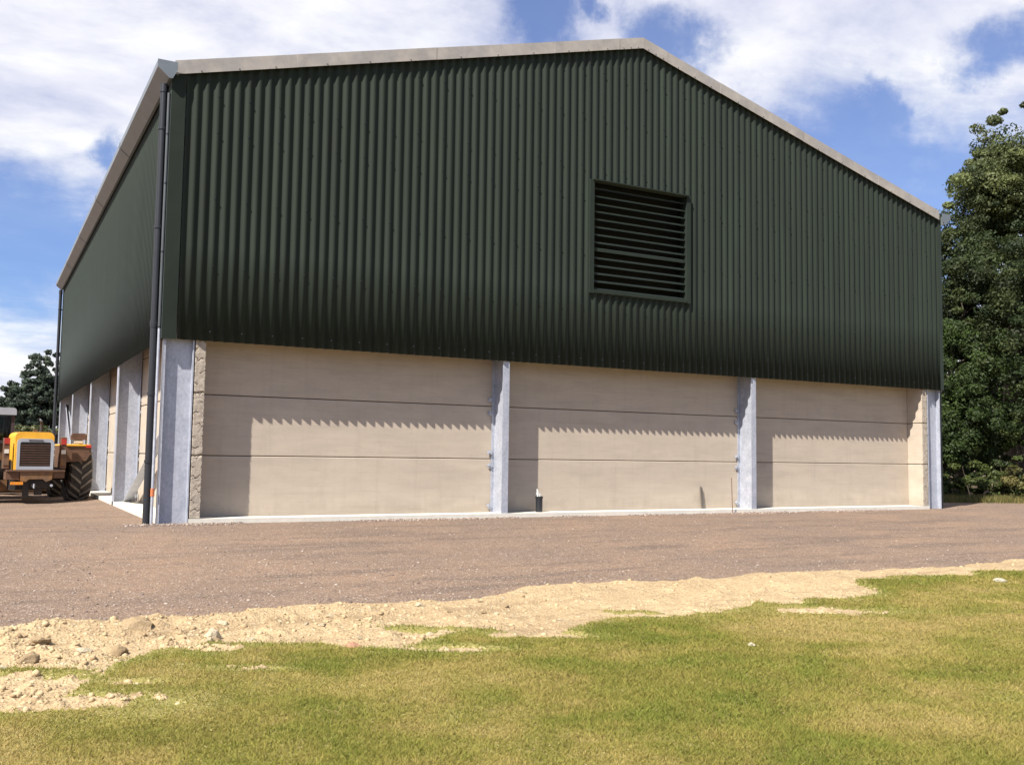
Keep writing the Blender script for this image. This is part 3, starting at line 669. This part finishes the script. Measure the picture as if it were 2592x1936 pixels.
for i in range(9):
    z = .875+i*.053
    m = Matrix.Translation((.01, .012, z)) @ Matrix.Rotation(R(-35), 4, 'X'); q = MB(); q.box(-.30, .30, -.014, .01, -.003, .003, m); q.build('grille_bar', M['brown'], gr)
mb = MB(); mb.tube((.16,.45,1.60),(.16,.45,1.63),.06); mb.tube((.16,.45,1.62),(.16,.45,1.80),.035); mb.tube((.16,.45,1.79),(.14,.40,1.86),.036,.03); mb.build('exhaust', M['oily'], ld, smooth=True)
MB().box(-.55, .62, -.05, .28, .725, .762).build('bumper_plate', M['brown'], ld)
mb = MB(); mb.prism([(-.29,.72),(.38,.72),(.36,.55),(.24,.50),(.18,.56),(-.10,.56),(-.16,.50),(-.27,.52)], 'y', -.02, .5); mb.build('counterweight', M['yeld'], ld)
MB().box(-.56, -.295, 0, .4, .55, .72).build('step_box', M['brown'], ld); MB().box(.385, .62, 0, .4, .58, .72).build('step_box', M['brown'], ld)
mb = MB(); mb.box(-.42, .42, .45, 3.6, .62, .95); mb.box(-.22, .22, .3, 1.3, .32, .62); mb.box(-.42, .40, .5, 1.0, .30, .63); mb.box(-.15, .3, .12, .5, .36, .56); mb.tube((-.9,1.15,.64),(.9,1.15,.64),.13); mb.tube((-.9,3.75,.64),(.9,3.75,.64),.13); mb.tube((0,1.1,.6),(0,3.8,.6),.20); mb.box(-.36,.36,3.2,4.3,.5,1.1); mb.tube((0,-.02,.42),(0,.3,.42),.05); mb.box(-.2,-.08,.1,.2,.18,.5); mb.box(.05,.2,.2,.3,.2,.5)
mb.build('chassis', M['oily'], ld)
mb = MB(); mb.tube((0,-.05,.40),(0,.1,.40),.02); mb.tube((0,-.05,.36),(0,-.05,.46),.014); mb.tube((.36,.0,.42),(.36,.1,.42),.03); mb.build('tow_pin', M['galv'], ld)
MB().box(-.46,-.22,-.06,.06,.44,.50).build('tow_bracket', M['orange'], ld)
for s, lab in ((-1, -.55), (1, .60)):
    t = MB(); t.box(lab-.062, lab+.062, .16, .34, .78, 1.50 if s > 0 else 1.46, bev=.01); t = t.build('lamp_tower', M['brown'], ld)
    MB().box(lab-.053, lab+.053, .145, .159, 1.33, 1.46).build('tail_lamp', M['red'], t)
    MB().box(lab-.045, lab+.045, .145, .159, 1.12, 1.21).build('reflector', M['lens'], t)
    MB().box(lab-.053, lab+.053, .148, .159, .86, 1.02).build('indicator', M['yeld'], t)
    f = MB(); xa, xb = sorted((s*.69, s*1.22))
    f.box(xa, xb, .42, 2.0, 1.30, 1.345, bev=.012); f.build('fender', M['yel'] if s > 0 else M['orange'], ld)
    f = MB(); f.prism([(xa, .93 if s < 0 else .93), (xb-(.08 if s > 0 else 0), .97), (xb, 1.12), (xb+(.02 if s > 0 else 0), 1.298), (xa, 1.298)], 'y', .45, .49); f.build('fender_panel', M['brown'], ld)
    MB().box(xa, xa+.03, .492, 2.0, .8, 1.298).build('fender_panel', M['brown'], ld)
MB().box(1.11, 1.225, .395, .419, 1.27, 1.335).build('marker_lamp', M['red'], ld)
wl = empty('work_lamp'); wl.parent = ld
mb = MB(); mb.prism([(a+.98, b) for a, b in rounded(-.17, .17, 1.45, 1.60, .07)], 'y', .55, .65); mb.build('lamp_housing', M['brown'], wl, smooth=True)
mb = MB(); mb.box(.82, .835, .59, .61, 1.34, 1.50); mb.box(1.125,1.14,.59,.61,1.34,1.5); mb.build('lamp_bracket', M['oily'], wl)
mb = MB(); mb.box(.87, 1.08, .56, .60, 1.36, 1.449, bev=.02); mb.build('lamp_lens', M['lens'], wl)
def wheel(x, y, rr=.68, w=.50):
    we = empty('wheel', (x, y, rr)); we.parent = ld; h = w/2
    mb = MB(); mb.lathe([(-h*.9,.34),(-h,.40),(-h,rr-.12),(-h*.86,rr-.045),(-h*.5,rr-.03),(0,rr-.028),(h*.5,rr-.03),(h*.86,rr-.045),(h,rr-.12),(h,.40),(h*.9,.34)], (0,0,0), 'x', 56); mb.build('tyre', M['tyre'], we, smooth=True)
    mb = MB()
    for s in (-1, 1):
        for i in range(18):
            a0 = 2*math.pi*(i+(.5 if s > 0 else 0))/18
            pts = []
            for u, da, r0 in ((0.01,0,rr-.03),(.5,.17,rr-.034),(.9,.30,rr-.06),(1.0,.34,rr-.13)):
                for dw in (-.045, .045):
                    for top in (0, 1):
                        a = a0+da+dw; r = r0+(.042 if top else -.02); pts.append((s*h*u*1.01, -r*math.cos(a), r*math.sin(a)))
            fs = []
            for q in range(3):
                k = q*4; fs += [(k,k+4,k+5,k+1),(k+2,k+3,k+7,k+6),(k+1,k+5,k+7,k+3),(k,k+2,k+6,k+4)]
            fs += [(0,1,3,2),(12,14,15,13)]; mb.add(pts, fs)
    mb.build('tyre_tread', M['tread'], we)
    mb = MB(); mb.lathe([(-h*.8,.34),(-h*.8,.30),(-.05,.28),(-.05,0)], (0,0,0), 'x', 32); mb.lathe([(h*.8,.34),(h*.8,.30),(.05,.28),(.05,0)], (0,0,0), 'x', 32); mb.tube((-.16,0,0),(.16,0,0),.11); mb.build('rim', M['yeld'], we, smooth=True)
for x, y in ((1.08,1.25),(-1.08,1.25),(1.08,3.75),(-1.08,3.75)): wheel(x, y)
cab = empty('cab'); cab.parent = ld
cx, cw, y0, y1 = -.80, .58, 2.25, 3.75
mb = MB(); mb.prism([(cx+a, b) for a, b in rounded(-cw-.05, cw+.06, 2.03, 2.20, .07)], 'y', y0-.1, y1+.1); mb.build('cab_roof', M['grey'], cab, smooth=True)
mb = MB()
for sx_ in (-1, 1):
    for yy in (y0, y1, (y0+y1)/2): mb.box(cx+sx_*cw-.035, cx+sx_*cw+.035, yy-.04, yy+.04, 1.1, 2.03)
mb.box(cx-cw+.036, cx+cw-.036, y0-.03, y0+.03, 1.35, 1.42); mb.box(cx-cw+.036, cx+cw-.036, y1-.03, y1+.03, 1.35, 1.42); mb.build('cab_pillars', M['seat'], cab)
MB().box(cx-cw+.04, cx+cw-.04, y0+.04, y1-.04, .95, 1.34).build('cab_body', M['yeld'], cab)
MB().box(cx-cw+.04, cx+cw-.04, y0-.006, y0+.0, 1.43, 2.025).build('cab_window', M['glass'], cab); MB().box(cx-cw+.04, cx+cw-.04, y1-.0, y1+.006, 1.43, 2.025).build('cab_window', M['glass'], cab)
mb = MB(); mb.box(cx-.24, cx+.24, 2.7, 2.82, 1.35, 1.85, bev=.05); mb.box(cx-.24, cx+.24, 2.82, 3.2, 1.35, 1.47, bev=.04); mb.build('driver_seat', M['seat'], cab)
mb = MB(); mb.lathe([(0,.17),(.02,.19),(.04,.17),(.02,.155),(0,.17)], (cx, 3.45, 1.62), 'z', 20); mb.tube((cx,3.55,1.35),(cx,3.45,1.64),.02); mb.build('steering_wheel', M['oily'], cab)
mb = MB()
for s in (-1, 1): mb.add([(s*.42-.05,3.3,1.5),(s*.42+.05,3.3,1.5),(s*.42+.05,5.6,.45),(s*.42-.05,5.6,.45),(s*.42-.05,3.3,1.72),(s*.42+.05,3.3,1.72),(s*.42+.05,5.6,.62),(s*.42-.05,5.6,.62)], [(0,1,2,3),(4,5,6,7),(0,1,5,4),(1,2,6,5),(2,3,7,6),(3,0,4,7)])
mb.build('lift_arm', M['yeld'], ld)
mb = MB(); mb.prism([(5.5,.1),(5.5,.85),(5.6,.9),(5.65,.3),(5.9,.12),(6.4,.06),(6.4,.03),(5.7,.04)], 'x', -1.2, 1.2); mb.build('bucket', M['yeld'], ld)

# ------------------------------------------------------------ trees and hedges
M['leaf'] = mat('leaves', (0,0,0), .6, attr='col', var=.15, vscale=.6, spec=.3, trans=.3)
M['bark'] = mat('bark', (.09,.07,.05), .9, var=.3, vscale=6, bump=.02, bscale=12, stretch=(1,1,.3))
def foliage(name, parent, lobes, n, size, c1, c2, seed=0, clump=.30, hollow=.55, up=.0):
    rg = np.random.default_rng(seed); V = []; Cc = []
    vol = np.array([l[3]**2.2 for l in lobes]); vol /= vol.sum()
    for (x, y, z, r), f in zip(lobes, vol):
        k = int(n*f); ncl = max(16, int(k/(185 if size < .08 else 80)))
        d = rg.normal(size=(ncl, 3)); d /= np.linalg.norm(d, axis=1)[:, None]
        rad = r*(hollow+(1-hollow)*rg.random(ncl)**.6)*(1+.28*np.sin(d[:, 0]*5+seed)+.22*np.sin(d[:, 2]*7+d[:, 1]*4))
        cc = np.array([x, y, z])+d*rad[:, None]*np.array([1,1,.9])
        cs = clump*(.45+.9*rg.random(ncl)); shade = .7+.6*rg.random(ncl); tone = rg.random(ncl)
        idx = rg.integers(0, ncl, k); off = rg.normal(size=(k, 3)); off /= np.linalg.norm(off, axis=1)[:, None]; off *= (.35+.65*rg.random(k)**.5)[:, None]*np.array([1.0,1.0,.62])
        p = cc[idx]+off*cs[idx][:, None]
        nn = off*1.0+rg.normal(size=(k, 3))*.6+np.array([0,0,.35]); a = np.cross(nn, rg.normal(size=(k, 3))); a /= np.linalg.norm(a, axis=1)[:, None]; b = np.cross(a, nn); b /= np.linalg.norm(b, axis=1)[:, None]
        s = size*(.5+rg.random(k))[:, None]
        V.append(np.stack([p-a*s, p-b*s*.5+a*s*.1, p+a*s, p+b*s*.5+a*s*.1], 1))
        t = np.clip(tone[idx]+.3*(rg.random(k)-.5), 0, 1)[:, None]
        Cc.append((np.array(c1)*(1-t)+np.array(c2)*t)*shade[idx][:, None])
    V = np.concatenate(V); Cc = np.concatenate(Cc); k = len(V)
    return link(name, V.reshape(-1, 3), np.arange(k*4).reshape(k, 4), M['leaf'], parent, cols=np.repeat(Cc, 4, 0))
def tree(loc, lobes, n, size, c1, c2, label, group, seed, tr=.25, kind='tree', name='broadleaf_tree', clump=.42, hollow=.58):
    t = empty(name, loc); tag(t, label, kind, group)
    if size > .13: clump = .30; size *= .75; n = int(n*1.5)
    L = [(a-loc[0], b-loc[1], c-loc[2], r) for a, b, c, r in lobes]
    foliage('crown', t, L, n, size, c1, c2, seed, clump, hollow)
    rg = np.random.default_rng(seed); mb = MB(); top = max(l[2] for l in L)
    th = min(l[2]-l[3]*.3 for l in L); th = max(th, top*.3)
    pts = [Vector((0,0,-.2)), Vector((rg.normal()*.1, rg.normal()*.1, th*.5)), Vector((rg.normal()*.2, rg.normal()*.2, th)), Vector((rg.normal()*.3, rg.normal()*.3, top*.85))]
    rr = [tr*1.3, tr, tr*.8, tr*.25]
    for i in range(3): mb.tube(pts[i], pts[i+1], rr[i], rr[i+1], 10)
    for l in L:
        q = pts[1].lerp(pts[3], min(.9, max(.05, (l[2]-l[3]*.8)/max(top, .1)))); e = Vector(l[:3]); mid = q.lerp(e, .5)+Vector((0,0,.15))
        mb.tube(q, mid, tr*.4, tr*.25, 7); mb.tube(mid, e, tr*.25, tr*.08, 7)
        for j in range(4):
            d = Vector(rg.normal(size=3)).normalized()*l[3]*.85; mb.tube(mid.lerp(e, .3+.2*j), e+d, tr*.12, tr*.03, 5)
    mb.build('trunk', M['bark'], t)
    return t
GD = (.022,.036,.012); GM = (.048,.062,.017); GB = (.135,.155,.055)  # GM darkened: the barn's shade is put into the low trees' green
tree((31.5,6.9,-.1), [(31.21,5.84,12.06,2.2),(29.44,5.76,10.89,1.5),(29.74,6.77,10.37,1.2),(31.22,6.09,9.13,2.1),(30.5,6.1,11.3,1.7),(33.5,4.6,10.4,2.2)], 130000, .058, GD, GB, 'tallest oak-like tree rising beyond the right corner of the barn', 'trees right of the barn', 1, .35)
tree((28.3,6.9,-.1), [(28.04,6.70,8.9,1.1),(27.94,5.71,7.73,1.4),(26.62,5.39,6.2,1.7),(27.6,7.6,6.8,1.5)], 70000, .05, GD, GM, 'mid height tree pressing against the right eaves of the barn', 'trees right of the barn', 2, .2)
tree((28.8,5.2,-.1), [(29.00,5.29,5.72,2.2),(26.81,4.43,3.49,1.9),(30.5,3.8,3.6,2.0),(30.2,4.2,6.4,1.5)], 80000, .055, GD, GM, 'low spreading tree below the tallest one at the right edge', 'trees right of the barn', 3, .22)
tree((25.3,5.2,-.1), [(25.60,4.98,4.37,1.4),(24.95,4.40,2.40,1.3),(25.4,5.6,1.6,1.3)], 50000, .045, (.022,.038,.010), (.055,.085,.02), 'dark bushy tree nearest the green wall at right', 'trees right of the barn', 4, .14)
tree((36.5,10.5,-.1), [(36,10,5,2.6),(38,6,4.5,2.8),(35.5,12,4,3.2),(37,8,3,3.2),(33,5,1.2,1.8),(31.5,3,1.0,1.6),(36,2.5,1.6,2.4),(38.7,12.7,1.6,2.6),(42,13,2,3),(41,7,6,3.5),(34,9,3,2.4)], 60000, .11, GD, (.05,.08,.02), 'dark tree filling the background behind the right hand trees', 'trees right of the barn', 5, .3)
def bush(loc, lobes, n, size, c1, c2, label, group, seed, name='shrub', kind='shrub', clump=.2):
    t = empty(name, loc); tag(t, label, kind, group); L = [(a-loc[0], b-loc[1], c-loc[2], r) for a, b, c, r in lobes]
    foliage('leaves', t, L, n, size, c1, c2, seed, clump, .3)
    mb = MB(); rg = np.random.default_rng(seed)
    for l in L:
        for j in range(5): mb.tube((l[0]+rg.normal()*.1, l[1]+rg.normal()*.1, -.05), Vector(l[:3])+Vector(rg.normal(size=3))*l[3]*.5, .02, .006, 5)
    mb.build('stems', M['bark'], t)
bush((26.85,3.40,-.1), [(26.85,3.40,1.5,1.6),(28.6,2.4,1.4,1.5),(27.4,2.2,.6,1.0)], 30000, .05, (.03,.045,.012), (.09,.12,.03), 'tall dark shrub under the trees right of the barn', 'undergrowth right of the barn', 11)
bush((24.2,3.4,-.1), [(24.45,3.65,.60,.8),(23.9,4.2,.3,.5),(24.9,2.9,.25,.6)], 12000, .045, (.03,.045,.012), (.08,.10,.025), 'leafy shrub beside the right corner column', 'undergrowth right of the barn', 12)
bush((24.9,2.2,-.1), [(24.82,2.25,.22,.7),(25.8,1.6,.25,.7)], 12000, .045, (.06,.07,.02), (.15,.13,.045), 'yellowish bramble at the edge of the gravel at right', 'undergrowth right of the barn', 13)
bush((22.6,5.5,-.1), [(22.6,5.5,.8,1.0),(22.0,7.5,1.4,1.4),(23.6,5.8,1.8,1.2)], 14000, .06, (.02,.035,.010), (.05,.075,.02), 'shaded shrub close against the right side wall', 'undergrowth right of the barn', 14)
# rough verge grass at the feet of the shrubs
def verge():
    n = 26000; rg = np.random.default_rng(77); t = rg.random(n); x = 19.6+t*9+rg.normal(size=n)*.3; y = 3.6-t*4.2+rg.random(n)*2.6+rg.normal(size=n)*.1
    z = gz(x, y); h = .06+.18*rg.random(n); a = rg.random(n)*6.28; w = .012
    V = np.zeros((n, 3, 3)); V[:, 0] = np.stack([x-np.cos(a)*w, y-np.sin(a)*w, z-.02], 1); V[:, 1] = np.stack([x+np.cos(a)*w, y+np.sin(a)*w, z-.02], 1)
    V[:, 2] = np.stack([x+rg.normal(size=n)*.07, y+rg.normal(size=n)*.07, z+h], 1)
    q = rg.random((n, 1)); col = np.array([.07,.10,.025])*(1-q)+np.array([.28,.22,.09])*q
    o = link('verge_grass', V.reshape(-1, 3), np.arange(n*3).reshape(n, 3), M['blade'], cols=np.repeat(col, 3, 0)); tag(o, 'rough weedy grass along the foot of the right hand trees', 'grass', kind='stuff')
verge()
tree((58,26,-.3), [(58,26,2.5,4.5),(50,21,2.2,3.5),(66,24,3,5),(52,32,2.5,4.5),(48,26,2,3.5)], 50000, .18, (.03,.042,.02), (.05,.065,.03), 'distant dark thicket glimpsed through the stems at the right edge', 'trees right of the barn', 25, .3)
LG1 = (.042,.058,.040); LG2 = (.07,.092,.058)  # haze of distance put into the leaf colours, paler and bluer
tree((1.6,56.3,-.3), [(1.00,55.97,4.6,2.4),(1.96,56.51,5.6,2.0),(1.41,54,3.02,2.8),(3.5,57,4.4,2.6)], 30000, .16, LG1, LG2, 'tallest far tree seen just left of the barn', 'far trees left of the barn', 21, .3)
tree((-1.0,55.3,-.3), [(-.13,55.56,3.4,2.0),(-1.25,55.10,2.5,2.3),(-.62,52.5,2.2,2.0)], 24000, .16, LG1, LG2, 'lower far tree behind the loader cab', 'far trees left of the barn', 22, .3)
tree((-5.0,57,-.3), [(-4,56,2.2,2.4),(-6,58,2.6,2.6)], 18000, .16, LG1, LG2, 'far tree at the left edge of the picture', 'far trees left of the barn', 23, .3)
tree((7,60,-.3), [(6,60,4.5,3),(9,61,4,3)], 16000, .18, LG1, LG2, 'far tree mostly hidden behind the barn side', 'far trees left of the barn', 24, .3)
bush((.2,42,-.2), [(-1.2,42,1.3,1.1),(.2,42,1.4,1.2),(1.6,42,1.3,1.2),(3,42.2,1.2,1.2)], 22000, .10, (.09,.11,.04), (.19,.18,.09), 'pale olive hedge behind the loader and below far trees', None, 31, 'hedge', 'hedge', .3)
mb = MB(); mb.box(-.2, 3.6, 33, 35, -.2, 1.75); sh = empty('low_shed', (0,0,0)); tag(sh, 'low dark shed in front of the pale hedge', 'shed')
mb.build('wall', M['oily'], sh); MB().box(.0, 3.8, 32.8, 35.2, 1.755, 1.83).build('roof', M['grille'], sh)
